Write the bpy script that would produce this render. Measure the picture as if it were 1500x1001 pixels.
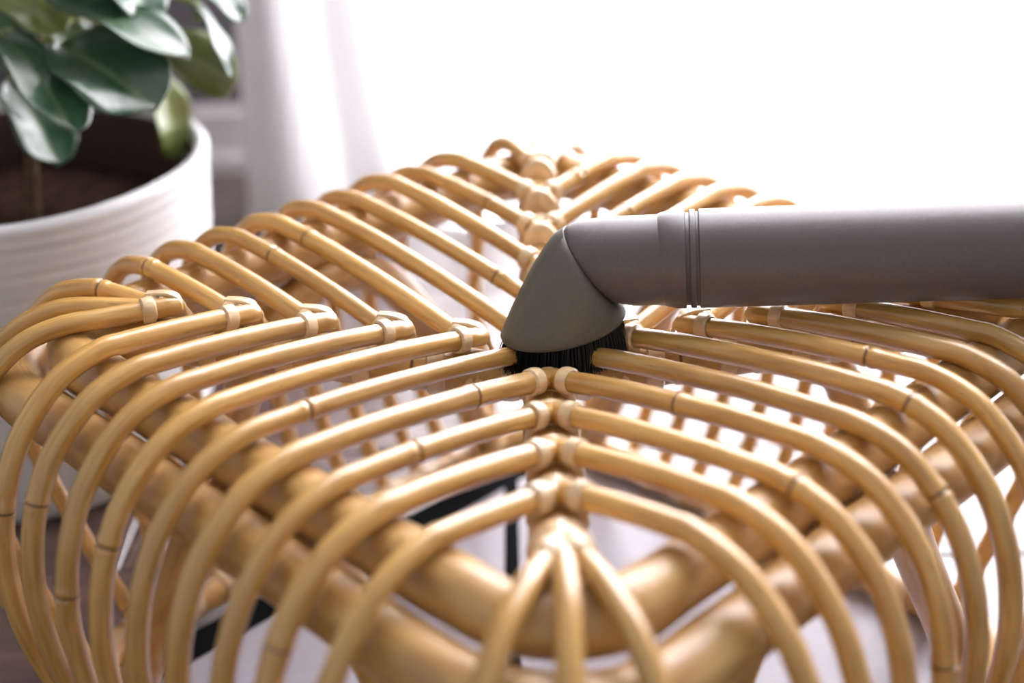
import bpy, bmesh, math, random
import numpy as np
from mathutils import Vector, Matrix
random.seed(4)
for o in list(bpy.data.objects):
    bpy.data.objects.remove(o, do_unlink=True)
scene = bpy.context.scene
COL = scene.collection
U = 0.022                      # one cane spacing in metres; lengths below are in cane spacings
R2 = math.sqrt(2)

# ------------------------------------------------------------------ camera
CAM = Vector((-0.5494, -23.7548, 12.0206))
CR = Vector((0.99982159, -0.00616771, -0.01785367))
CU = Vector((0.01872872, 0.44656461, 0.89455535))
CF = Vector((-0.00245546, 0.89473013, -0.44660045))
FPX = 2121.68
cam = bpy.data.cameras.new('camera')
cam_o = bpy.data.objects.new('camera', cam)
COL.objects.link(cam_o)
m = Matrix((CR, CU, -CF)).transposed().to_4x4()
m.translation = CAM * U
cam_o.matrix_world = m
cam.sensor_width = 36
cam.lens = FPX / 1500 * 36
cam.clip_start = 0.01
cam.dof.use_dof = True
cam.dof.focus_distance = 25.6 * U
cam.dof.aperture_fstop = 4.0
scene.camera = cam_o

# ------------------------------------------------------------------ light and exposure
world = bpy.data.worlds.new('world'); scene.world = world
world.use_nodes = True
world.node_tree.nodes['Background'].inputs[0].default_value = (0.98, 0.97, 1.0, 1)
world.node_tree.nodes['Background'].inputs[1].default_value = 0.56
dl = bpy.data.lights.new('window_back_offscreen', 'AREA')
dl.shape = 'RECTANGLE'; dl.size = 3.0; dl.size_y = 2.3; dl.energy = 1150; dl.color = (0.98, 0.965, 1.0)
dlo = bpy.data.objects.new('window_back_offscreen', dl); COL.objects.link(dlo)
dlo.location = (1.15, 1.35, 0.95); dlo.rotation_euler = (math.radians(-90), 0, 0)
vs = scene.view_settings
vs.view_transform = 'Standard'; vs.look = 'None'; vs.gamma = 1; vs.exposure = 0.0
vs.use_curve_mapping = False

# ------------------------------------------------------------------ helpers
def at(x, y, Y):
    """world point (in cane spacings) at depth plane Y that the photo shows at x, y"""
    d = CR * ((x - 750) / FPX) + CU * ((500.5 - y) / FPX) + CF
    return CAM + d * ((Y - CAM.y) / d.y)

class MB:
    def __init__(s): s.v = []; s.f = []; s.uv = []; s.a = []
    def add(s, vs_, fs, uv=None, at_=None):
        n = len(s.v); s.v += [tuple(v) for v in vs_]
        s.f += [tuple(i + n for i in f) for f in fs]
        s.uv += uv if uv else [(0, 0)] * len(vs_)
        s.a += at_ if at_ else [0.0] * len(vs_)
    def box(s, x0, x1, y0, y1, z0, z1):
        v = [(x, y, z) for x in (x0, x1) for y in (y0, y1) for z in (z0, z1)]
        s.add(v, [(0, 1, 3, 2), (4, 6, 7, 5), (0, 4, 5, 1), (2, 3, 7, 6), (0, 2, 6, 4), (1, 5, 7, 3)])
    def rings(s, R, closed=False, cap=True, uvs=None, at_=None):
        """R: list of equal length loops"""
        n = len(R[0]); vv = [p for r in R for p in r]
        fs = []
        k = len(R)
        for i in range(k if closed else k - 1):
            a = i * n; b = ((i + 1) % k) * n
            for j in range(n):
                j2 = (j + 1) % n
                fs.append((a + j, a + j2, b + j2, b + j))
        if cap and not closed:
            fs.append(tuple(range(n - 1, -1, -1))); fs.append(tuple((k - 1) * n + j for j in range(n)))
        s.add(vv, fs, uvs, at_)
    def build(s, name, mat, parent=None, smooth=True, sharp=None):
        me = bpy.data.meshes.new(name)
        me.from_pydata([(x * U, y * U, z * U) for x, y, z in s.v], [], s.f)
        uvl = me.uv_layers.new(name='uv')
        li = np.zeros(len(me.loops), dtype=np.int32); me.loops.foreach_get('vertex_index', li)
        uvl.data.foreach_set('uv', np.array(s.uv, dtype=np.float32)[li].ravel())
        at_ = me.attributes.new('node', 'FLOAT', 'POINT'); at_.data.foreach_set('value', np.array(s.a, dtype=np.float32))
        bm = bmesh.new(); bm.from_mesh(me); bmesh.ops.recalc_face_normals(bm, faces=bm.faces); bm.to_mesh(me); bm.free()
        me.polygons.foreach_set('use_smooth', [smooth] * len(me.polygons))
        if smooth: me.set_sharp_from_angle(angle=math.radians(sharp or 45))
        me.materials.append(mat)
        o = bpy.data.objects.new(name, me); COL.objects.link(o)
        if parent: o.parent = parent
        return o

def tag(o, label=None, cat=None, group=None, kind=None):
    if label: o['label'] = label
    if cat: o['category'] = cat
    if group: o['group'] = group
    if kind: o['kind'] = kind
    return o

def empty(name, label, cat):
    o = bpy.data.objects.new(name, None); o.empty_display_size = 0.05; COL.objects.link(o)
    return tag(o, label, cat)

def catmull(P, n):
    """resample control points with a Catmull-Rom spline"""
    P = [Vector(q) for q in P]
    Q = [P[0] * 2 - P[1]] + P + [P[-1] * 2 - P[-2]]
    out = []
    for i in range(len(P) - 1):
        a, b, c, d = Q[i:i + 4]
        for k in range(n):
            t = k / n
            out.append(0.5 * ((2 * b) + (c - a) * t + (2 * a - 5 * b + 4 * c - d) * t * t + (3 * b - a - 3 * c + d) * t ** 3))
    out.append(P[-1].copy())
    return out

def frames(path, closed=False):
    n = len(path); T = []
    for i in range(n):
        if closed: t = path[(i + 1) % n] - path[i - 1]
        else: t = path[min(i + 1, n - 1)] - path[max(i - 1, 0)]
        T.append(t.normalized())
    up = Vector((0, 0, 1))
    if abs(T[0].dot(up)) > 0.9: up = Vector((1, 0, 0))
    N = [(up - T[0] * up.dot(T[0])).normalized()]
    for i in range(1, n):
        v = N[-1] - T[i] * N[-1].dot(T[i]); N.append(v.normalized())
    return T, N

def tube(mb, path, r, sides=10, closed=False, nodes=(), round_end=0.0, flat=None):
    """sweep a cane along a path; nodes: positions along its length where a joint scar sits"""
    T, N = frames(path, closed)
    L = [0.0]
    for i in range(1, len(path)): L.append(L[-1] + (path[i] - path[i - 1]).length)
    R = []; uv = []; aa = []
    rr = r if callable(r) else (lambda l: r)
    for i, q in enumerate(path):
        B = T[i].cross(N[i]); rad = rr(L[i]); a = 0.0
        for nd in nodes:
            d = abs(L[i] - nd)
            if d < 0.03: a = 1.0; rad *= 0.955
            elif d < 0.16: rad *= 1.07
        if round_end and not closed:
            e = min(L[i], L[-1] - L[i])
            if e < 1e-6: rad *= 0.72
        R.append([q + (N[i] * math.cos(t) + B * math.sin(t)) * rad for t in [2 * math.pi * k / sides for k in range(sides)]])
        uv += [(k / sides, L[i]) for k in range(sides)]; aa += [a] * sides
    mb.rings(R, closed, True, uv, aa)

def cane(name, path, r, mat, parent, nodes=(), closed=False, sides=10, ends=True):
    # insert fine rings around each node so the scar stays narrow, and short rounded ends
    P = [q.copy() for q in path]
    if not closed:
        ins = []
        L = [0.0]
        for i in range(1, len(P)): L.append(L[-1] + (P[i] - P[i - 1]).length)
        want = []
        for nd in nodes:
            if 0.3 < nd < L[-1] - 0.3: want += [nd - 0.165, nd - 0.1, nd - 0.032, nd - 0.02, nd, nd + 0.02, nd + 0.032, nd + 0.1, nd + 0.165]
        if ends: want += [0.05, L[-1] - 0.05]
        pts = list(zip(L, P))
        for w in want:
            for i in range(len(P) - 1):
                if L[i] <= w < L[i + 1]:
                    pts.append((w, P[i].lerp(P[i + 1], (w - L[i]) / (L[i + 1] - L[i])))); break
        pts.sort(key=lambda e: e[0])
        Q = [pts[0]]
        for e in pts[1:]:
            if e[0] - Q[-1][0] > 0.004: Q.append(e)
        P = [e[1] for e in Q]
    mb = MB(); tube(mb, P, r, sides, closed, nodes, 1.0 if ends else 0.0)
    return mb.build(name, mat, parent, True, 60)

# ------------------------------------------------------------------ materials
def new_mat(name):
    mt = bpy.data.materials.new(name); mt.use_nodes = True
    nt = mt.node_tree; return mt, nt, nt.nodes['Principled BSDF']
def N_(nt, t, **k):
    n = nt.nodes.new(t)
    for a, b in k.items(): setattr(n, a, b)
    return n
def ramp(nt, stops):
    r = nt.nodes.new('ShaderNodeValToRGB'); el = r.color_ramp.elements
    while len(el) > 1: el.remove(el[-1])
    el[0].position, el[0].color = stops[0][0], (*stops[0][1], 1)
    for p_, c in stops[1:]:
        e = el.new(p_); e.color = (*c, 1)
    return r

def rattan(name, dark, light, rough, scar=(0.22, 0.10, 0.03), streak=1.0):
    mt, nt, bs = new_mat(name); lk = nt.links.new
    uv = N_(nt, 'ShaderNodeUVMap'); uv.uv_map = 'uv'
    oi = N_(nt, 'ShaderNodeObjectInfo')
    mp = N_(nt, 'ShaderNodeMapping'); mp.inputs['Scale'].default_value = (7, 0.55, 1)
    cx = N_(nt, 'ShaderNodeCombineXYZ'); lk(oi.outputs['Random'], cx.inputs[2])
    ad = N_(nt, 'ShaderNodeVectorMath', operation='MULTIPLY_ADD'); ad.inputs[1].default_value = (1, 1, 1)
    sc = N_(nt, 'ShaderNodeVectorMath', operation='SCALE'); sc.inputs['Scale'].default_value = 37
    lk(cx.outputs[0], sc.inputs[0]); lk(uv.outputs[0], mp.inputs[0]); lk(mp.outputs[0], ad.inputs[0]); lk(sc.outputs[0], ad.inputs[2])
    no = N_(nt, 'ShaderNodeTexNoise'); no.inputs['Scale'].default_value = 1.3; no.inputs['Detail'].default_value = 5
    lk(ad.outputs[0], no.inputs['Vector'])
    rp = ramp(nt, [(0.28, dark), (0.7, light)]); lk(no.outputs['Fac'], rp.inputs[0])
    # random shade for each cane
    hs = N_(nt, 'ShaderNodeHueSaturation')
    mr = N_(nt, 'ShaderNodeMapRange'); mr.inputs['To Min'].default_value = 0.86; mr.inputs['To Max'].default_value = 1.1
    lk(oi.outputs['Random'], mr.inputs['Value']); lk(mr.outputs[0], hs.inputs['Value']); lk(rp.outputs[0], hs.inputs['Color'])
    # short dark scratches
    mp2 = N_(nt, 'ShaderNodeMapping'); mp2.inputs['Scale'].default_value = (22, 2.4, 1)
    ad2 = N_(nt, 'ShaderNodeVectorMath', operation='ADD'); lk(uv.outputs[0], mp2.inputs[0]); lk(mp2.outputs[0], ad2.inputs[0]); lk(sc.outputs[0], ad2.inputs[1])
    n2 = N_(nt, 'ShaderNodeTexNoise'); n2.inputs['Scale'].default_value = 1.0; n2.inputs['Detail'].default_value = 2; lk(ad2.outputs[0], n2.inputs['Vector'])
    r2 = ramp(nt, [(0.70, (0, 0, 0)), (0.76, (0.65 * streak,) * 3)]); lk(n2.outputs['Fac'], r2.inputs[0])
    mx = N_(nt, 'ShaderNodeMix', data_type='RGBA'); lk(r2.outputs[0], mx.inputs[0]); lk(hs.outputs[0], mx.inputs[6]); mx.inputs[7].default_value = (*scar, 1)
    an = N_(nt, 'ShaderNodeAttribute'); an.attribute_name = 'node'
    m2 = N_(nt, 'ShaderNodeMix', data_type='RGBA'); lk(an.outputs['Fac'], m2.inputs[0]); lk(mx.outputs[2], m2.inputs[6]); m2.inputs[7].default_value = (*scar, 1)
    lk(m2.outputs[2], bs.inputs['Base Color'])
    bs.inputs['Roughness'].default_value = rough
    bs.inputs['Coat Weight'].default_value = 0.9; bs.inputs['Coat Roughness'].default_value = 0.24; bs.inputs['Coat IOR'].default_value = 1.6
    bp = N_(nt, 'ShaderNodeBump'); bp.inputs['Strength'].default_value = 0.12; bp.inputs['Distance'].default_value = 0.0006
    lk(no.outputs['Fac'], bp.inputs['Height']); lk(bp.outputs[0], bs.inputs['Normal'])
    return mt
M_CANE = rattan('rattan_cane', (0.43, 0.205, 0.036), (0.72, 0.43, 0.125), 0.36)
M_POLE = rattan('rattan_pole', (0.40, 0.20, 0.05), (0.66, 0.40, 0.135), 0.42, streak=0.4)
_b = M_POLE.node_tree.nodes['Principled BSDF']; _b.inputs['Coat Weight'].default_value = 0.6; _b.inputs['Coat Roughness'].default_value = 0.36
M_WRAP = rattan('rattan_peel', (0.66, 0.44, 0.22), (0.82, 0.62, 0.38), 0.4, streak=0.25)

def plain(name, col, rough, bump=0.0, bscale=300, var=0.08, metal=0.0):
    mt, nt, bs = new_mat(name); lk = nt.links.new
    tc = N_(nt, 'ShaderNodeTexCoord'); no = N_(nt, 'ShaderNodeTexNoise'); no.inputs['Scale'].default_value = bscale; no.inputs['Detail'].default_value = 3
    lk(tc.outputs['Object'], no.inputs['Vector'])
    rp = ramp(nt, [(0.3, tuple(c * (1 - var) for c in col)), (0.7, tuple(min(1, c * (1 + var)) for c in col))])
    lk(no.outputs['Fac'], rp.inputs[0]); lk(rp.outputs[0], bs.inputs['Base Color'])
    bs.inputs['Roughness'].default_value = rough; bs.inputs['Metallic'].default_value = metal
    if bump:
        bp = N_(nt, 'ShaderNodeBump'); bp.inputs['Strength'].default_value = bump; bp.inputs['Distance'].default_value = 0.001
        lk(no.outputs['Fac'], bp.inputs['Height']); lk(bp.outputs[0], bs.inputs['Normal'])
    return mt
M_HEAD = plain('grey_plastic_head', (0.125, 0.115, 0.095), 0.42, 0.05, 900)
M_TUBE = plain('grey_plastic_tube', (0.115, 0.098, 0.098), 0.42, 0.04, 900)
M_BRISTLE = plain('black_bristle', (0.008, 0.008, 0.009), 0.45)
M_POT = plain('white_glaze', (0.70, 0.70, 0.71), 0.38, 0.25, 26, 0.04)
M_SOIL = plain('dark_soil', (0.026, 0.012, 0.007), 1.0, 0.8, 90, 0.5)
for _m in (M_SOIL,): _m.node_tree.nodes['Principled BSDF'].inputs['Specular IOR Level'].default_value = 0.1
M_LINER = plain('brown_liner', (0.040, 0.014, 0.007), 0.85)
M_STEM = plain('stem_bark', (0.13, 0.075, 0.04), 0.8, 0.3, 200, 0.3)
M_PETIOLE = plain('green_petiole', (0.30, 0.34, 0.10), 0.5)
M_WALL = plain('dark_grey_wall', (0.10, 0.09, 0.10), 0.8, 0.1, 120, 0.04)
M_TRIM = plain('pale_trim', (0.50, 0.47, 0.47), 0.5, 0.05, 60, 0.03)
M_FRAME = plain('white_frame', (0.8, 0.8, 0.8), 0.4)
M_MAT = plain('pale_mat', (0.42, 0.40, 0.46), 0.30, 0.05, 200, 0.04)
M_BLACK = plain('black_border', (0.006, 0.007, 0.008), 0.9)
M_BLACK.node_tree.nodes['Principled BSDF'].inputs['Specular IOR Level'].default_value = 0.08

def wood():
    mt, nt, bs = new_mat('dark_wood_floor'); lk = nt.links.new
    tc = N_(nt, 'ShaderNodeTexCoord'); mp = N_(nt, 'ShaderNodeMapping'); mp.inputs['Scale'].default_value = (3, 45, 10)
    oi = N_(nt, 'ShaderNodeObjectInfo')
    ad = N_(nt, 'ShaderNodeVectorMath', operation='ADD'); lk(tc.outputs['Object'], ad.inputs[0])
    cx = N_(nt, 'ShaderNodeCombineXYZ'); lk(oi.outputs['Random'], cx.inputs[0]); lk(cx.outputs[0], ad.inputs[1])
    lk(ad.outputs[0], mp.inputs[0])
    no = N_(nt, 'ShaderNodeTexNoise'); no.inputs['Scale'].default_value = 2.0; no.inputs['Detail'].default_value = 6; lk(mp.outputs[0], no.inputs['Vector'])
    rp = ramp(nt, [(0.3, (0.045, 0.023, 0.018)), (0.55, (0.085, 0.045, 0.036)), (0.75, (0.13, 0.075, 0.06))]); lk(no.outputs['Fac'], rp.inputs[0])
    lk(rp.outputs[0], bs.inputs['Base Color'])
    bs.inputs['Roughness'].default_value = 0.28; bs.inputs['Coat Weight'].default_value = 1.0; bs.inputs['Coat Roughness'].default_value = 0.16
    bp = N_(nt, 'ShaderNodeBump'); bp.inputs['Strength'].default_value = 0.06; bp.inputs['Distance'].default_value = 0.001
    lk(no.outputs['Fac'], bp.inputs['Height']); lk(bp.outputs[0], bs.inputs['Normal'])
    return mt
M_WOOD = wood()

def sheer():
    mt = bpy.data.materials.new('sheer_curtain'); mt.use_nodes = True
    nt = mt.node_tree; nt.nodes.clear(); lk = nt.links.new
    out = N_(nt, 'ShaderNodeOutputMaterial')
    tr = N_(nt, 'ShaderNodeBsdfTranslucent'); tr.inputs[0].default_value = (0.86, 0.85, 0.87, 1)
    df = N_(nt, 'ShaderNodeBsdfDiffuse'); df.inputs[0].default_value = (0.84, 0.82, 0.83, 1)
    tc = N_(nt, 'ShaderNodeTexCoord'); wv = N_(nt, 'ShaderNodeTexNoise'); wv.inputs['Scale'].default_value = 400; lk(tc.outputs['Object'], wv.inputs['Vector'])
    mr = N_(nt, 'ShaderNodeMapRange'); mr.inputs['To Min'].default_value = 0.50; mr.inputs['To Max'].default_value = 0.60; lk(wv.outputs['Fac'], mr.inputs['Value'])
    mx = N_(nt, 'ShaderNodeMixShader'); lk(mr.outputs[0], mx.inputs[0]); lk(df.outputs[0], mx.inputs[1]); lk(tr.outputs[0], mx.inputs[2])
    lk(mx.outputs[0], out.inputs[0]); return mt
M_SHEER = sheer()

def glass():
    mt = bpy.data.materials.new('window_glass'); mt.use_nodes = True
    nt = mt.node_tree; nt.nodes.clear(); lk = nt.links.new
    out = N_(nt, 'ShaderNodeOutputMaterial'); tp = N_(nt, 'ShaderNodeBsdfTransparent'); gl = N_(nt, 'ShaderNodeBsdfGlossy'); gl.inputs['Roughness'].default_value = 0.02
    fr = N_(nt, 'ShaderNodeFresnel'); fr.inputs[0].default_value = 1.45
    mx = N_(nt, 'ShaderNodeMixShader'); lk(fr.outputs[0], mx.inputs[0]); lk(tp.outputs[0], mx.inputs[1]); lk(gl.outputs[0], mx.inputs[2]); lk(mx.outputs[0], out.inputs[0]); return mt
M_GLASS = glass()

def leaf_mat(name, base, vein, edge, rough):
    mt, nt, bs = new_mat(name); lk = nt.links.new
    uv = N_(nt, 'ShaderNodeUVMap'); uv.uv_map = 'uv'; sp = N_(nt, 'ShaderNodeSeparateXYZ'); lk(uv.outputs[0], sp.inputs[0])
    ab = N_(nt, 'ShaderNodeMath', operation='ABSOLUTE'); lk(sp.outputs[0], ab.inputs[0])
    rm = ramp(nt, [(0.0, vein), (0.05, vein), (0.10, base), (0.80, base), (1.0, edge)]); lk(ab.outputs[0], rm.inputs[0])
    # side veins
    v1 = N_(nt, 'ShaderNodeMath', operation='MULTIPLY_ADD'); v1.inputs[1].default_value = -0.35; lk(ab.outputs[0], v1.inputs[0]); lk(sp.outputs[1], v1.inputs[2])
    v2 = N_(nt, 'ShaderNodeMath', operation='MULTIPLY'); v2.inputs[1].default_value = 44; lk(v1.outputs[0], v2.inputs[0])
    v3 = N_(nt, 'ShaderNodeMath', operation='SINE'); lk(v2.outputs[0], v3.inputs[0])
    rv = ramp(nt, [(0.93, (0, 0, 0)), (0.985, (0.5, 0.5, 0.5))]); lk(v3.outputs[0], rv.inputs[0])
    mx = N_(nt, 'ShaderNodeMix', data_type='RGBA'); lk(rv.outputs[0], mx.inputs[0]); lk(rm.outputs[0], mx.inputs[6]); mx.inputs[7].default_value = (*vein, 1)
    lk(mx.outputs[2], bs.inputs['Base Color']); bs.inputs['Roughness'].default_value = rough
    bs.inputs['Coat Weight'].default_value = 0.9; bs.inputs['Coat Roughness'].default_value = 0.28; bs.inputs['Coat IOR'].default_value = 1.6
    bs.inputs['Transmission Weight'].default_value = 0.0
    return mt
M_LEAF = leaf_mat('dark_green_leaf', (0.030, 0.085, 0.038), (0.12, 0.19, 0.09), (0.034, 0.092, 0.042), 0.30)
M_LEAF2 = leaf_mat('olive_leaf', (0.16, 0.20, 0.045), (0.27, 0.30, 0.10), (0.17, 0.21, 0.05), 0.42)

# ------------------------------------------------------------------ setting
ZF = -7.85; ZM = -7.55
YW = 32.7
XW0 = -4.7            # window opening starts here
fl = MB(); fl.box(-70, 75, -60, YW + 1, ZF - 1.2, ZF - 0.5)
floor = tag(fl.build('floor', M_WOOD, None, False), kind='structure')
PW = 5.2
y = -58.0; row = 0
while y < YW:
    y1 = min(y + PW, YW)
    xs = [-70, -38 + (row * 23) % 31, 22 + (row * 17) % 29, 75]
    for a, b in zip(xs[:-1], xs[1:]):
        mb = MB(); g = 0.03; bv = 0.05
        v = []
        for z, e in ((ZF - 0.52, 0), (ZF - bv, 0), (ZF, bv)):
            v.append([Vector((a + g + e, y + g + e, z)), Vector((b - g - e, y + g + e, z)), Vector((b - g - e, y1 - g - e, z)), Vector((a + g + e, y1 - g - e, z))])
        mb.rings(v); mb.build('plank', M_WOOD, floor, False)
    y = y1; row += 1
wl = MB()
wl.box(-70, XW0, YW, YW + 5, ZF - 0.5, 105)
wl.box(60, 75, YW, YW + 5, ZF - 0.5, 105)
wl.box(XW0, 60, YW, YW + 5, 93, 105)
wall = tag(wl.build('wall_back', M_WALL, None, False), kind='structure')
bb = MB()
x0, x1 = -70, XW0 - 0.05
prof = [(0.0, 0.0), (-0.75, 0.0), (-0.75, 0.55), (-0.55, 0.75), (-0.42, 0.80), (-0.42, 2.3), (-0.3, 2.45), (-0.22, 2.62), (0.0, 2.62)]
bb.rings([[Vector((x, YW + a, ZF + b)) for a, b in prof] for x in (x0, x1)])
tag(bb.build('baseboard_back', M_TRIM, None, False), kind='structure')
# window: white frame, two panes of glass
wf = MB()
for (a, b) in ((XW0, XW0 + 2), (26, 29), (58, 60)): wf.box(a, b, YW + 1.5, YW + 3.8, ZF, 93)
wf.box(XW0 + 2, 58, YW + 1.5, YW + 3.8, ZF, ZF + 2.2); wf.box(XW0 + 2, 58, YW + 1.5, YW + 3.8, 90.5, 93)
win = tag(wf.build('window_1', M_FRAME, None, False), kind='structure')
for a, b in ((XW0 + 2, 26), (29, 58)):
    g_ = MB(); g_.box(a, b, YW + 2.5, YW + 2.75, ZF + 2.2, 90.5); g_.build('pane', M_GLASS, win, False)

# sheer curtain, gathered at its left end
def curtain():
    mb = MB(); YC = 26.6
    nz = 44; zs = [ZF + 0.08 + (92 - ZF) * (k / nz) ** 2.2 for k in range(nz + 1)]
    xs = []; x = -10.2
    while x < 58:
        xs.append(x); x += 0.11 if x < 3 else 0.35
    V = []; uv = []
    for z in zs:
        low = max(0.0, 1 - (z - ZF) / 9.0)
        for x in xs:
            w = max(0.0, min(1.0, (2.5 - x) / 9)); ph = (x + 10.2)
            amp = 0.22 + 0.75 * w
            yy = YC + amp * math.sin(ph * (1.45 + 0.25 * math.sin(ph * 0.31))) + 0.35 * w * math.sin(ph * 0.62 + 1.0)
            xx = x + low ** 1.5 * (0.9 * w) * (0.2 + min(1, ph / 2.5)) - low ** 2 * 0.35 * max(0, 1 - ph / 1.2)
            yy -= low ** 2 * 0.9 * w * (0.5 + 0.5 * math.sin(ph * 0.9))
            V.append((xx, yy, z)); uv.append((x, z))
    n = len(xs)
    F = [(i * n + j, i * n + j + 1, (i + 1) * n + j + 1, (i + 1) * n + j) for i in range(nz) for j in range(n - 1)]
    mb.add(V, F, uv)
    o = mb.build('curtain', M_SHEER, None, True, 180)
    return tag(o, 'sheer white floor-length curtain drawn across the bright window', 'curtain')
curtain()

# ------------------------------------------------------------------ mat under the stool
def side_pt(n, a, s, d, z): return Vector((n[0] * d + a[0] * s, n[1] * d + a[1] * s, z))
def mat_under():
    mb = MB(); e = math.sqrt(0.5)
    # axes along the stool's sides: p to the back left, q to the back right
    P = Vector((-e, e, 0)); Q = Vector((e, e, 0))
    p0, p1, q0, q1 = -7.6, 6.55, -7.6, 7.15
    def slab(p0, p1, q0, q1, z0, z1):
        m_ = MB(); m_.rings([[P * a + Q * b + Vector((0, 0, z)) for a, b in ((p0, q0), (p1, q0), (p1, q1), (p0, q1))] for z in (z0, z1)]); return m_
    o = slab(p0, p1, q0, q1, ZF, ZM - 0.02).build('floor_mat', M_MAT, None, False)
    tag(o, 'pale lilac floor mat edged in black, lying under the rattan stool', 'mat')
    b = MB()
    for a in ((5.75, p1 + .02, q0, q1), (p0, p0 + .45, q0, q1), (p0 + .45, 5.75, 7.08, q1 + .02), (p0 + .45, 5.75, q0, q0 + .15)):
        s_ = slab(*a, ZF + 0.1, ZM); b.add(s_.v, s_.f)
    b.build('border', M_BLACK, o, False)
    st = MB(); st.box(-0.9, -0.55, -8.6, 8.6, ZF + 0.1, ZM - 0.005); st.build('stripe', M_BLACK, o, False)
mat_under()

# ------------------------------------------------------------------ rattan stool
stool = empty('rattan_stool', 'square open rattan stool of bent honey-coloured canes with chevron top', 'stool')
stool.location = (0, 0, 0)
CRAD = 0.186
e = 1 / R2
SIDES = {'FL': ((-e, -e), (-e, e), 'L', 'F'), 'BL': ((-e, e), (-e, -e), 'L', 'B'),
         'FR': ((e, -e), (e, e), 'R', 'F'), 'BR': ((e, e), (e, -e), 'R', 'B')}
SPOKE = {'L': ((-1, 0), 0.972), 'R': ((1, 0), 0.925), 'F': ((0, -1), 1.067), 'B': ((0, 1), 1.036)}
def zk(k): return 0.1736 * k + 0.0023 * k * k
def spoke_pt(w, k):
    (dx, dy), sc = SPOKE[w]
    return Vector((dx * k * R2 * sc + 0.04, dy * k * R2 * sc, zk(k)))
PROF = [(6.6, 1.0), (7.3, 0.84), (7.85, 0.48), (8.33, -0.05), (8.68, -0.75), (8.88, -1.5), (8.97, -2.4), (8.86, -3.7), (8.45, -5.2), (7.9, -6.4), (7.35, -7.2)]
rnd = random.Random(11)
def side_cane(sd, j):
    n, a, wp, wn = SIDES[sd]
    w = wp if j > 0 else wn; k = abs(j)
    S = spoke_pt(w, k)
    if k == 0: S.z = -0.02
    s0 = S.x * a[0] + S.y * a[1]; d0 = S.x * n[0] + S.y * n[1]
    front = sd[0] == 'F'
    s1 = j * 1.03
    fan = 0.0
    if k == 5: fan = (1 if j > 0 else -1) * 0.36
    dz = rnd.uniform(-0.05, 0.05); ds = rnd.uniform(-0.05, 0.05)
    ctl = []
    ext = 0.0
    if k and w in 'LR': ext = -0.30 if front else 0.16
    elif k == 0: ext = 0.1 if not front else 0.0
    d0 += ext; s0 += 0
    zz0 = S.z + (0.02 if front else -0.03)
    ctl.append((s0, d0, zz0))
    zc = 1.0 + dz
    for t in (0.33, 0.66, 0.88):
        d = d0 + (6.6 - d0) * t
        z = zz0 + (zc - zz0) * (1 - (1 - t) ** 1.55)
        if 6.6 - d0 < 2.2 and t != 0.66: continue
        ctl.append((s0 + fan * (d - d0) * 0.95 if fan else s0 + (s1 - s0) * t, d, z))
    for i, (d, z) in enumerate(PROF):
        z += dz if i == 0 else dz * max(0, 1 - i * 0.25)
        dd = d; s = s1 * (1 + 0.004 * max(0, d - 6.6)) + ds * min(1, i / 3)
        if fan:
            run = d - d0; s = s0 + fan * max(0, d - d0) * 0.95; dd = d - 0.10 * max(0, (d - 5.5))
        if i > 6:   # draw in to the base hoop, spread evenly along it
            t = (i - 6) / (len(PROF) - 7)
            s = s + ((j * 0.97) - s) * t * (0.6 if fan else 0.35)
            if fan: dd = d + (min(d, 7.2 + 0.35) - 0.55 - d) * t * 0.8
        ctl.append((s, dd, z))
    P = [side_pt(n, a, *c) for c in ctl]
    return catmull(P, 5)
tips = {}
for sd in ('BL', 'BR', 'FL', 'FR'):
    for j in range(-5, 6):
        path = side_cane(sd, j)
        L = sum((path[i + 1] - path[i]).length for i in range(len(path) - 1))
        nodes = []
        l = rnd.uniform(0.8, 9.0)
        while l < L: nodes.append(l); l += rnd.uniform(6.5, 11.0)
        r = CRAD * rnd.uniform(0.94, 1.07)
        cane('cane', path, r, M_CANE, stool, nodes)
        tips[(sd, j)] = path
# corner canes: one more cane over each corner, between the two outermost canes
for w in 'LRFB':
    (dx, dy), sc = SPOKE[w]
    S = spoke_pt(w, 5)
    base = 5 * R2 * sc
    D = Vector((dx, dy, 0))
    cn = [(base + 0.25, S.z + 0.03), (base + 0.9 * (8.75 - base) , 1.02), (9.25, 0.84), (9.85, 0.45), (10.3, -0.1), (10.62, -0.8), (10.8, -1.6), (10.86, -2.5), (10.7, -3.8), (10.25, -5.2), (9.75, -6.4), (9.35, -7.2)]
    if base > 8.0 - 1.0: cn[1] = (8.6, 1.03)
    path = catmull([D * d + Vector((0.04, 0, z)) for d, z in cn], 6)
    cane('cane', path, CRAD * 1.02, M_CANE, stool, [rnd.uniform(3, 6), rnd.uniform(7, 10)])

def rsquare(d, rc, z, n=9, m_=14):
    P = []
    c = d - rc
    for q in range(4):
        a0 = math.pi / 4 + q * math.pi / 2         # side normal direction
        nx, ny = math.cos(a0), math.sin(a0); ax, ay = -ny, nx
        for k in range(m_):
            s = -c + 2 * c * k / m_
            P.append(Vector((nx * d + ax * s, ny * d + ay * s, z)))
        for k in range(n):
            t = k / n * math.pi / 2
            nn = (nx * math.cos(t) + ax * math.sin(t), ny * math.cos(t) + ay * math.sin(t))
            P.append(Vector((nx * c + ax * c + nn[0] * rc, ny * c + ay * c + nn[1] * rc, z)))
    return P
def ring(name, d, rc, z, r):
    mb = MB(); tube(mb, rsquare(d, rc, z), lambda l: r * (1 + 0.03 * math.sin(l * 2.1)), 16, True)
    return mb.build(name, M_POLE, stool)
ring('rim_ring', 6.5, 1.5, 0.32, 0.49)
ring('rim_ring', 7.4, 2.0, -0.22, 0.50)
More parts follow.
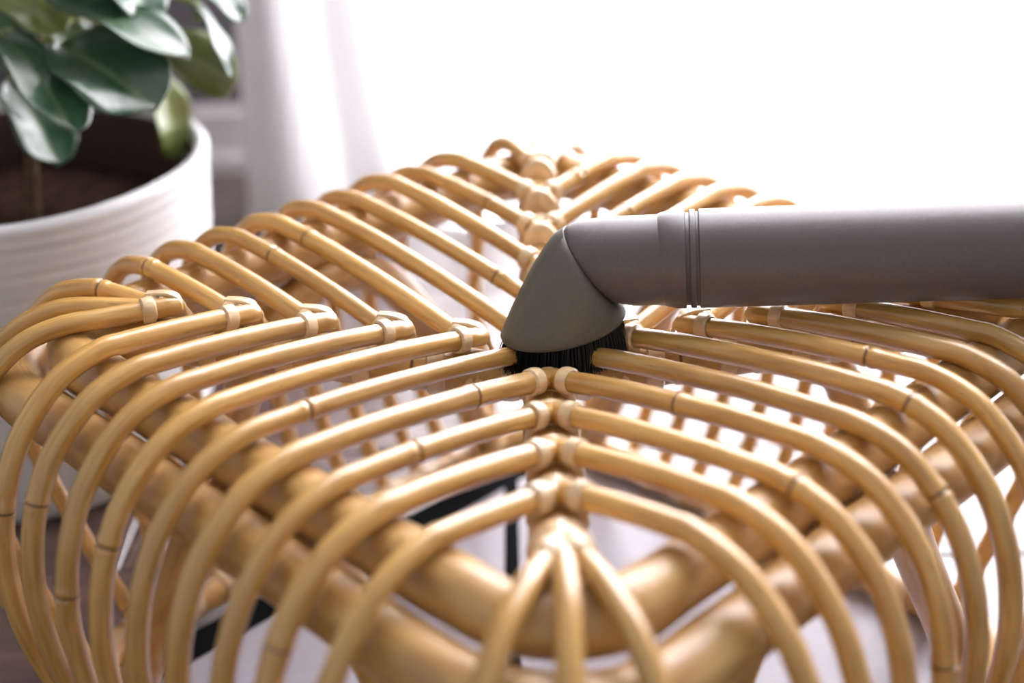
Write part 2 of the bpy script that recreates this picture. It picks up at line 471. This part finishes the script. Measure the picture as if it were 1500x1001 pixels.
base_hoop = ring('base_hoop', 7.02, 1.7, -7.2, 0.34)

# arched braces, one inside each side
for sd in SIDES:
    n, a, _, _ = SIDES[sd]
    half = [(0.0, -0.42), (1.3, -0.85), (2.25, -1.9), (2.95, -3.1), (3.9, -4.9), (4.85, -6.75)]
    arc = [(-s, z) for s, z in half[::-1]] + half[1:]
    path = catmull([side_pt(n, a, s, 6.3 + 0.45 * max(0, (-z - 3) / 4), z) for s, z in arc], 6)
    cane('brace', path, 0.40, M_POLE, stool, [2.2, 9.5], sides=14)

# spokes: thick poles that carry the chevrons
SR = 0.43
spokes = {}
for w in 'LRFB':
    (dx, dy), sc = SPOKE[w]
    P = [Vector((0, 0, -CRAD - SR - 0.02))]
    for k in range(1, 6):
        q = spoke_pt(w, k); P.append(Vector((q.x - 0.04, q.y, q.z - CRAD - SR)))
    D = Vector((dx, dy, 0)); P.append(D * 8.35 + Vector((0, 0, 0.30)))
    spokes[w] = cane('spoke', catmull(P, 5), SR, M_POLE, stool, [2.5, 5.6], sides=14)

# bindings of rattan peel
def band(mb, c, t, r, w, th=0.045, sides=16, oval=None):
    """strip wound round a pole at c with axis t; oval=(rx, rz) for a loop round several poles"""
    t = t.normalized(); up = Vector((0, 0, 1))
    if abs(t.dot(up)) > 0.95: up = Vector((1, 0, 0))
    nn = (up - t * up.dot(t)).normalized(); b = t.cross(nn)
    rx, rz = oval or (r, r)
    pr = [(-w / 2, 0.0), (-w / 2 + 0.03, th), (0, th * 1.25), (w / 2 - 0.03, th), (w / 2, 0.0), (0, -0.02)]
    R = []
    for k in range(sides):
        q = 2 * math.pi * k / sides
        di = nn * math.cos(q) * rz + b * math.sin(q) * rx
        u = (nn * math.cos(q) + b * math.sin(q))
        R.append([c + t * o_ + di + u * h for o_, h in pr])
    mb.rings(R, True, False, [(k * 0.1, i * 0.3) for k in range(sides) for i in range(6)])
def barrel(mb, c, t, rx, rz, w, sides=22):
    """closed bundle of peel wound over a joint"""
    t = t.normalized(); nn = Vector((0, 0, 1)); b = t.cross(nn)
    R = []
    for o_, k_ in ((-w / 2, 0.80), (-w / 2 + 0.03, 0.95), (-w / 6, 1.0), (w / 6, 1.0), (w / 2 - 0.03, 0.95), (w / 2, 0.80)):
        R.append([c + t * o_ + nn * math.cos(2 * math.pi * k / sides) * rz * k_ + b * math.sin(2 * math.pi * k / sides) * rx * k_ for k in range(sides)])
    mb.rings(R, False, True, [(k * 0.1, i * 0.3) for i in range(6) for k in range(sides)])
def ribbon(mb, pts, w, th):
    T, _ = frames(pts); R = []
    for i, q in enumerate(pts):
        side = T[i].cross(Vector((0, 0, 1)))
        if side.length < 0.35 and R: side = prev
        side = side.normalized(); prev = side; nn = side.cross(T[i]).normalized()
        R.append([q + side * a * w / 2 + nn * b * th for a, b in ((-1, 0), (-0.8, 1), (0.8, 1), (1, 0), (0.8, -1), (-0.8, -1))])
    mb.rings(R, False, True, [(k * 0.1, i * 0.2) for i in range(len(pts)) for k in range(6)])
def along(path, l):
    acc = 0
    for i in range(len(path) - 1):
        s = (path[i + 1] - path[i]).length
        if acc + s >= l: return path[i].lerp(path[i + 1], (l - acc) / s), (path[i + 1] - path[i]).normalized()
        acc += s
for w in 'LRFB':
    (dx, dy), sc = SPOKE[w]; D = Vector((dx, dy, 0))
    f, b = {'L': (('FL', 1), ('BL', 1)), 'R': (('FR', 1), ('BR', 1)), 'F': (('FL', -1), ('FR', -1)), 'B': (('BL', -1), ('BR', -1))}[w]
    for k in range(1, 6):
        mb = MB(); q = spoke_pt(w, k)
        lr = w in 'LR'
        c, t = along(tips[(f[0], f[1] * k)], 0.62 if lr else 0.42); band(mb, c, t, CRAD + 0.01, 0.26)
        c2, t2 = along(tips[(b[0], b[1] * k)], 0.22 if lr else 0.42); band(mb, c2, t2, CRAD + 0.01, 0.24)
        # strap over the joint and down round the spoke
        zt_ = q.z + CRAD + 0.02; zb_ = q.z - CRAD - 2 * SR - 0.03
        for tw, off in ((0.30, 0.0), (-0.30, 0.03)):
            axd = D + Vector((-dy, dx, 0)) * tw
            barrel(mb, Vector((q.x, q.y, (zt_ + zb_) / 2 - (0.24 if lr else 0.0))) - D * off, axd, SR + 0.03, (zt_ - zb_) / 2 - (0.24 if lr else 0.0), 0.22)
        if lr:   # flat strip from over the joint, round the cane's end and down to the spoke
            pth = tips[(f[0], f[1] * k)]; p0, t0 = pth[0], (pth[1] - pth[0]).normalized()
            up_ = Vector((0, 0, 1)); c2s = c2 + up_ * (CRAD + 0.02)
            ribbon(mb, catmull([c2s - t2 * -0.12, p0.lerp(c2, 0.5) + up_ * (CRAD + 0.05), p0 + t0 * 0.05 + up_ * (CRAD * 0.75), p0 - t0 * 0.06 - up_ * 0.10, p0 - t0 * 0.10 - D * 0.10 - up_ * 0.42, p0 - D * 0.22 - up_ * 0.75], 4), 0.20, 0.035)
        # coil round the bare spoke between this joint and the next
        qn = spoke_pt(w, k - 1); cm = (q + qn) * 0.5
        band(mb, Vector((cm.x, cm.y, cm.z - CRAD - SR)), D, SR + 0.01, 0.34, 0.05, 16)
        mb.build('binding', M_WRAP, spokes[w], True, 40)
# bindings where the canes meet the base hoop
hoop = rsquare(7.02, 1.7, -7.2)
for (sd, j), path in tips.items():
    mb = MB(); n, a, _, _ = SIDES[sd]
    if abs(j) == 5:
        q = min(hoop, key=lambda h: (h - path[-1]).length); i = hoop.index(q); tg = hoop[(i + 1) % len(hoop)] - hoop[i - 1]
    else:
        q = side_pt(n, a, path[-1].x * a[0] + path[-1].y * a[1], 7.02, -7.2); tg = Vector((a[0], a[1], 0))
    band(mb, q, tg, 0.35, 0.42, 0.05, 12); mb.build('binding', M_WRAP, base_hoop, True, 40)
# ------------------------------------------------------------------ vacuum wand with brush
vac = empty('vacuum_wand', 'grey plastic vacuum cleaner wand with angled dusting brush on the rattan stool', 'vacuum cleaner')
T0 = at(866, 384, 0.0); T1 = at(1010, 372, -0.12); T2 = at(1500, 363, -0.75)
ax = (T2 - T0).normalized()
e1 = (CU - ax * CU.dot(ax)).normalized(); e2 = ax.cross(e1); 
if e2.dot(CF) > 0: e2 = -e2          # e2 points to the viewer
NS = 48
def circ(c, r, shear=(0, 0), top=1.0):
    out = []
    for k in range(NS):
        t = 2 * math.pi * k / NS
        u, v = math.cos(t) * r, math.sin(t) * r
        out.append(c + e1 * (u * top if u > 0 else u) + e2 * v + ax * (u * shear[0] + v * shear[1]))
    return out
def on_axis(px):  # point of the axis shown at this column
    best = None
    lo, hi = -2.0, 30.0
    for _ in range(50):
        mid = (lo + hi) / 2; q = T0 + ax * mid; d = q - CAM
        x = 750 + FPX * d.dot(CR) / d.dot(CF)
        if x < px: lo = mid
        else: hi = mid
    return T0 + ax * lo
RE = 0.805; RT = 0.875
SH = (-0.54, -0.30)
mb = MB()
mb.rings([circ(T0, RE * 0.88, SH, 0.90), circ(T0 + ax * 0.02, RE * 0.905, SH, 0.90), circ(T0 + ax * 0.10, RE * 0.94, (-0.52, -0.28), 0.935), circ(T0 + ax * 0.22, RE * 0.965, (-0.46, -0.25), 0.965), circ(T0 + ax * 0.36, RE * 0.98, (-0.38, -0.22), 0.985), circ(T0 + ax * 0.52, RE * 0.99, (-0.28, -0.15)), circ(on_axis(925), RE, (0, 0)), circ(on_axis(958), RE), circ(on_axis(975), RE + 0.012)])
mb.build('elbow', M_TUBE, vac)
mb = MB(); a0 = on_axis(964)
mb.rings([circ(a0, RE - 0.02, (-0.06, 0)), circ(on_axis(972), RE + 0.03, (-0.06, 0)), circ(on_axis(986), RT, (-0.04, 0)), circ(on_axis(1004), RT), circ(on_axis(1004.6), RT - 0.055)])
mb.build('coupling', M_TUBE, vac)
mb = MB(); mb.rings([circ(on_axis(1003), RT - 0.02), circ(on_axis(1004.5), RT - 0.055), circ(on_axis(1011), RT - 0.055), circ(on_axis(1013), RT - 0.02)]); mb.build('seam', M_TUBE, vac)
mb = MB()
tr = [circ(on_axis(1010), RT - 0.055), circ(on_axis(1011.5), RT), circ(on_axis(1019), RT), circ(on_axis(1019.8), RT - 0.04), circ(on_axis(1023), RT - 0.04), circ(on_axis(1025), RT + 0.003)]
far = T0 + ax * 34
tr += [circ(on_axis(1500), RT + 0.003), circ(far, RT + 0.003)]
mb.rings(tr); mb.build('wand_tube', M_TUBE, vac)
# brush head: loft from the mitred end of the elbow to the oval brush rim
RC = at(825, 487, -0.30)
rx_l = at(733, 490, -0.35); rx_r = at(917, 457, -0.35)
A1 = (rx_r - rx_l) * 0.5; RC = (rx_r + rx_l) * 0.5
near = at(806, 513, -1.10)
A2 = near - RC; A2 = A2 - A1 * (A2.dot(A1) / A1.dot(A1)) * 0.75
def oval(c, s1, s2, up=0.0):
    out = []
    for k in range(NS):
        t = 2 * math.pi * k / NS
        # matched to circ(): k=0 is the top (outer bend), i.e. the rim's left end
        out.append(c - A1 * math.cos(t) * s1 + A2 * math.sin(t) * s2 + Vector((0, 0, up)))
    return out
S0 = circ(T0 - ax * 0.015, RE * 0.905, SH, 0.90); S1 = oval(RC, 1, 1)
secs = [circ(T0 + ax * 0.0, RE * 0.87, SH, 0.90), S0]
bul = (rx_l - T0).normalized(); perp = (-CR * 0.9 + CU * 0.45).normalized()
for i in range(1, 15):
    t = i / 14
    ring_ = []
    for k in range(NS):
        p_ = S0[k].lerp(S1[k], t)
        wgt = max(0, math.cos(2 * math.pi * k / NS))
        nrw = 2.6 * t ** 0.55 * (1 - t)
        p_ = p_ + perp * (0.17 * nrw * wgt) + (-CF) * (0.10 * nrw * max(0, math.sin(2 * math.pi * k / NS)))
        ring_.append(p_)
    secs.append(ring_)
secs += [oval(RC, 0.985, 0.985, -0.05), oval(RC, 0.95, 0.95, -0.075), oval(RC, 0.90, 0.90, -0.05), oval(RC, 0.88, 0.88, 0.1)]
mb = MB(); mb.rings(secs); head = mb.build('brush_head', M_HEAD, vac, True, 60)
# bristles
mb = MB(); rb = random.Random(3)
for i in range(4200):
    t = rb.uniform(0, 2 * math.pi); r = math.sqrt(rb.uniform(0.38, 0.80))
    b0 = RC - A1 * math.cos(t) * r + A2 * math.sin(t) * r + Vector((0, 0, 0.08))
    out = (-A1 * math.cos(t) + A2 * math.sin(t)); spl = rb.uniform(-0.05, 0.24) * (r ** 2)
    zt = rb.gauss(-0.09, 0.05)
    zt = max(zt, b0.z - 0.82)
    tip = Vector((b0.x, b0.y, 0)) + out * spl + Vector((rb.gauss(0, 0.03), rb.gauss(0, 0.03), zt))
    mid = b0.lerp(tip, 0.55) + out * 0.01
    h = 0.011
    for p0, p1, h0, h1 in ((b0, mid, h, h), (mid, tip, h, h * 0.6)):
        mb.add([p0 + Vector((h0, 0, 0)), p0 + Vector((-h0 / 2, h0 * .87, 0)), p0 + Vector((-h0 / 2, -h0 * .87, 0)), p1 + Vector((h1, 0, 0)), p1 + Vector((-h1 / 2, h1 * .87, 0)), p1 + Vector((-h1 / 2, -h1 * .87, 0))], [(0, 1, 4, 3), (1, 2, 5, 4), (2, 0, 3, 5)])
br = mb.build('bristles', M_BRISTLE, head, False); br['kind'] = 'stuff'; br['label'] = 'dense black brush bristles'

# ------------------------------------------------------------------ potted plant
plant = empty('potted_plant', 'broad-leaved green plant in a ribbed white ceramic pot beside the stool', 'plant')
PC = Vector((-13.45, 10.6, ZF))
PR, PH = 5.25, 8.2
prof = [(0.0, 0.0), (4.1, 0.0), (4.3, 0.12), (4.4, 0.4)]
nrib = 24
for i in range(nrib * 4 + 1):
    t = i / (nrib * 4)
    r = 4.4 + (PR - 4.4) * (t ** 0.62)
    prof.append((r + 0.012 * math.sin(i * math.pi / 2) * (1 + 0.6 * math.sin(i * 0.7)), 0.45 + (PH - 0.75) * t))
prof += [(PR + 0.03, PH - 0.16), (PR - 0.08, PH - 0.03), (PR - 0.17, PH), (PR - 0.28, PH - 0.05), (PR - 0.34, PH - 0.25), (PR - 0.62, PH - 2.0), (PR - 0.9, PH - 2.9), (0.0, PH - 2.9)]
mb = MB()
n = 72
R = [[PC + Vector((r * math.cos(2 * math.pi * k / n), r * math.sin(2 * math.pi * k / n), z + (0.02 * math.sin(5 * 2 * math.pi * k / n + z * 2)))) for k in range(n)] for r, z in prof[1:-1]]
mb.rings(R); mb.build('pot', M_POT, plant, True, 70)
mb = MB(); rs = random.Random(8)
R = []
for i in range(13):
    r = (PR - 0.58) * (1 - i / 12.5)
    R.append([PC + Vector((r * math.cos(2 * math.pi * k / 40), r * math.sin(2 * math.pi * k / 40), PH - 2.0 + 0.25 * (1 - (r / PR) ** 2) + rs.uniform(-0.08, 0.08) * (i > 0))) for k in range(40)])
mb.rings(R); mb.build('soil', M_SOIL, plant)
mb = MB(); R = [[PC + Vector((r * math.cos(2 * math.pi * k / 60), r * math.sin(2 * math.pi * k / 60), z)) for k in range(60)] for r, z in ((PR - 0.36, PH - 0.42), (PR - 0.42, PH - 0.34), (PR - 0.5, PH - 0.42), (PR - 0.66, PH - 2.05), (PR - 0.58, PH - 2.05))]
mb.rings(R, True); mb.build('liner', M_LINER, plant)
# stems
SOILZ = ZF + PH - 2.0
stem_defs = [[(-13.6, 9.6, SOILZ - .2), (-13.4, 9.5, 1.0), (-13.6, 9.6, 4.5), (-13.2, 9.9, 9.0), (-13.6, 10.0, 14.0)],
             [(-12.6, 10.0, SOILZ - .2), (-12.3, 10.1, 0.5), (-11.8, 10.5, 3.5), (-11.2, 11.0, 7.5), (-11.3, 11.2, 11.0)],
             [(-14.6, 10.8, SOILZ - .2), (-14.8, 10.6, 1.5), (-15.4, 10.4, 5.0), (-15.6, 10.6, 10.0)]]
stems = []
for sdf in stem_defs:
    pt = catmull(sdf, 8); stems.append(pt)
    mb = MB(); tube(mb, pt, lambda l: 0.19 - 0.006 * l, 8); mb.build('stem', M_STEM, plant)

def leaf(base, tip, width, nrm, mat, cup=0.15, droop=0.12, wav=0.05, pet=True):
    """one leaf: base, tip (Vectors), full width, approximate upper normal"""
    ln = (tip - base).length; T = (tip - base).normalized()
    Nn = (nrm - T * nrm.dot(T)).normalized(); B = T.cross(Nn)
    NL, NW = 24, 10
    V = []; uv = []
    ph = random.uniform(0, 6)
    for i in range(NL + 1):
        t = i / NL
        w = width * 0.5 * max(0.0, 1 - abs(2 * t ** 1.3 - 1) ** 2.8) ** 0.55
        if i == 0: w = 0.03
        if i == NL: w = 0.03
        for j in range(-NW // 2, NW // 2 + 1):
            s = j / (NW / 2)
            h = cup * width * (s * s) * (0.4 + 0.6 * math.sin(math.pi * t)) - droop * ln * (t - 0.45) ** 2 * 2 + wav * width * math.sin(t * 11 + ph + s * 1.5) * abs(s)
            if j == 0: h -= 0.02 * width
            V.append(base + T * (ln * t) + B * (w * s) + Nn * (h + droop * ln * 0.405 * (1 - t)))
            uv.append((s, t))
    m_ = NW + 1
    F = [(i * m_ + j, i * m_ + j + 1, (i + 1) * m_ + j + 1, (i + 1) * m_ + j) for i in range(NL) for j in range(NW)]
    mb = MB(); mb.add(V, F, uv)
    o = mb.build('leaf', mat, plant, True, 180)
    sm = o.modifiers.new('thick', 'SOLIDIFY'); sm.thickness = 0.0009; sm.offset = 0
    if pet:
        q = min((p_ for st in stems for p_ in st[4:]), key=lambda p_: (p_ + Vector((0, 0, 0.9)) - V_c(V)).length)
        b0 = Vector(V[NW // 2])
        mid = q.lerp(b0, 0.55) + Vector((0, 0, 0.35))
        mb = MB(); tube(mb, catmull([q, mid, b0, b0 + T * ln * 0.25 - Nn * 0.03 * ln], 6), 0.085, 6); mb.build('petiole', M_PETIOLE, o)
    return o
def V_c(V): return Vector(V[0])
up = Vector((0, 0, 1)); toward = -CF
def nv(x, y, z): return (CR * x + CU * y - CF * z).normalized()
# base x,y,Y  tip x,y,Y  width px  normal (right, up, toward viewer)  material
LEAVES = [
    ((66, 2, 9.4), (276, 72, 8.4), 88, (-0.25, 0.85, 0.45), M_LEAF),
    ((88, 66, 9.2), (226, 150, 7.4), 128, (0.30, 0.42, 0.80), M_LEAF),
    ((2, 52, 9.0), (112, 184, 6.8), 96, (0.48, 0.62, 0.55), M_LEAF),
    ((12, 120, 9.4), (88, 236, 8.0), 86, (0.55, 0.45, 0.65), M_LEAF),
    ((228, 58, 11.6), (350, 122, 10.6), 74, (0.1, 0.30, -0.9), M_LEAF2),
    ((278, 0, 11.4), (342, 108, 10.2), 46, (0.85, 0.45, 0.25), M_LEAF),
    ((285, -30, 11.5), (358, 26, 10.8), 46, (0.2, 0.7, 0.6), M_LEAF),
    ((228, 100, 12.6), (262, 232, 12.2), 62, (0.75, 0.1, 0.6), M_LEAF2),
    ((150, -60, 10.5), (226, 26, 9.4), 80, (0.1, 0.75, 0.6), M_LEAF),
    ((-10, -10, 10.0), (92, 44, 9.0), 62, (0.1, 0.55, 0.7), M_LEAF2),
    ((150, 30, 12.0), (262, 62, 12.4), 70, (0.0, 0.45, 0.85), M_LEAF),
    ((-60, 20, 10.6), (40, 96, 9.6), 90, (-0.1, 0.6, 0.7), M_LEAF),
    ((70, 40, 12.2), (150, 110, 12.6), 80, (0.2, 0.4, 0.8), M_LEAF),
    ((-100, 80, 9.5), (-30, 210, 7.6), 90, (-0.4, 0.5, 0.7), M_LEAF),
    ((40, -120, 10.5), (170, -60, 9.0), 100, (0.1, 0.8, 0.5), M_LEAF),
    ((-60, -150, 10.5), (-160, -60, 9.0), 110, (-0.3, 0.7, 0.5), M_LEAF),
    ((120, -200, 11.0), (260, -150, 11.5), 100, (0.2, 0.8, 0.4), M_LEAF),
    ((-40, -230, 11.0), (60, -330, 12.0), 90, (0.1, 0.6, 0.7), M_LEAF),
]
for b_, t_, wpx, nn, mt in LEAVES:
    B0 = at(*b_); T_ = at(*t_)
    dep = (B0 - CAM).dot(CF)
    leaf(B0, T_, 1.12 * wpx * dep / FPX, nv(*nn), mt)
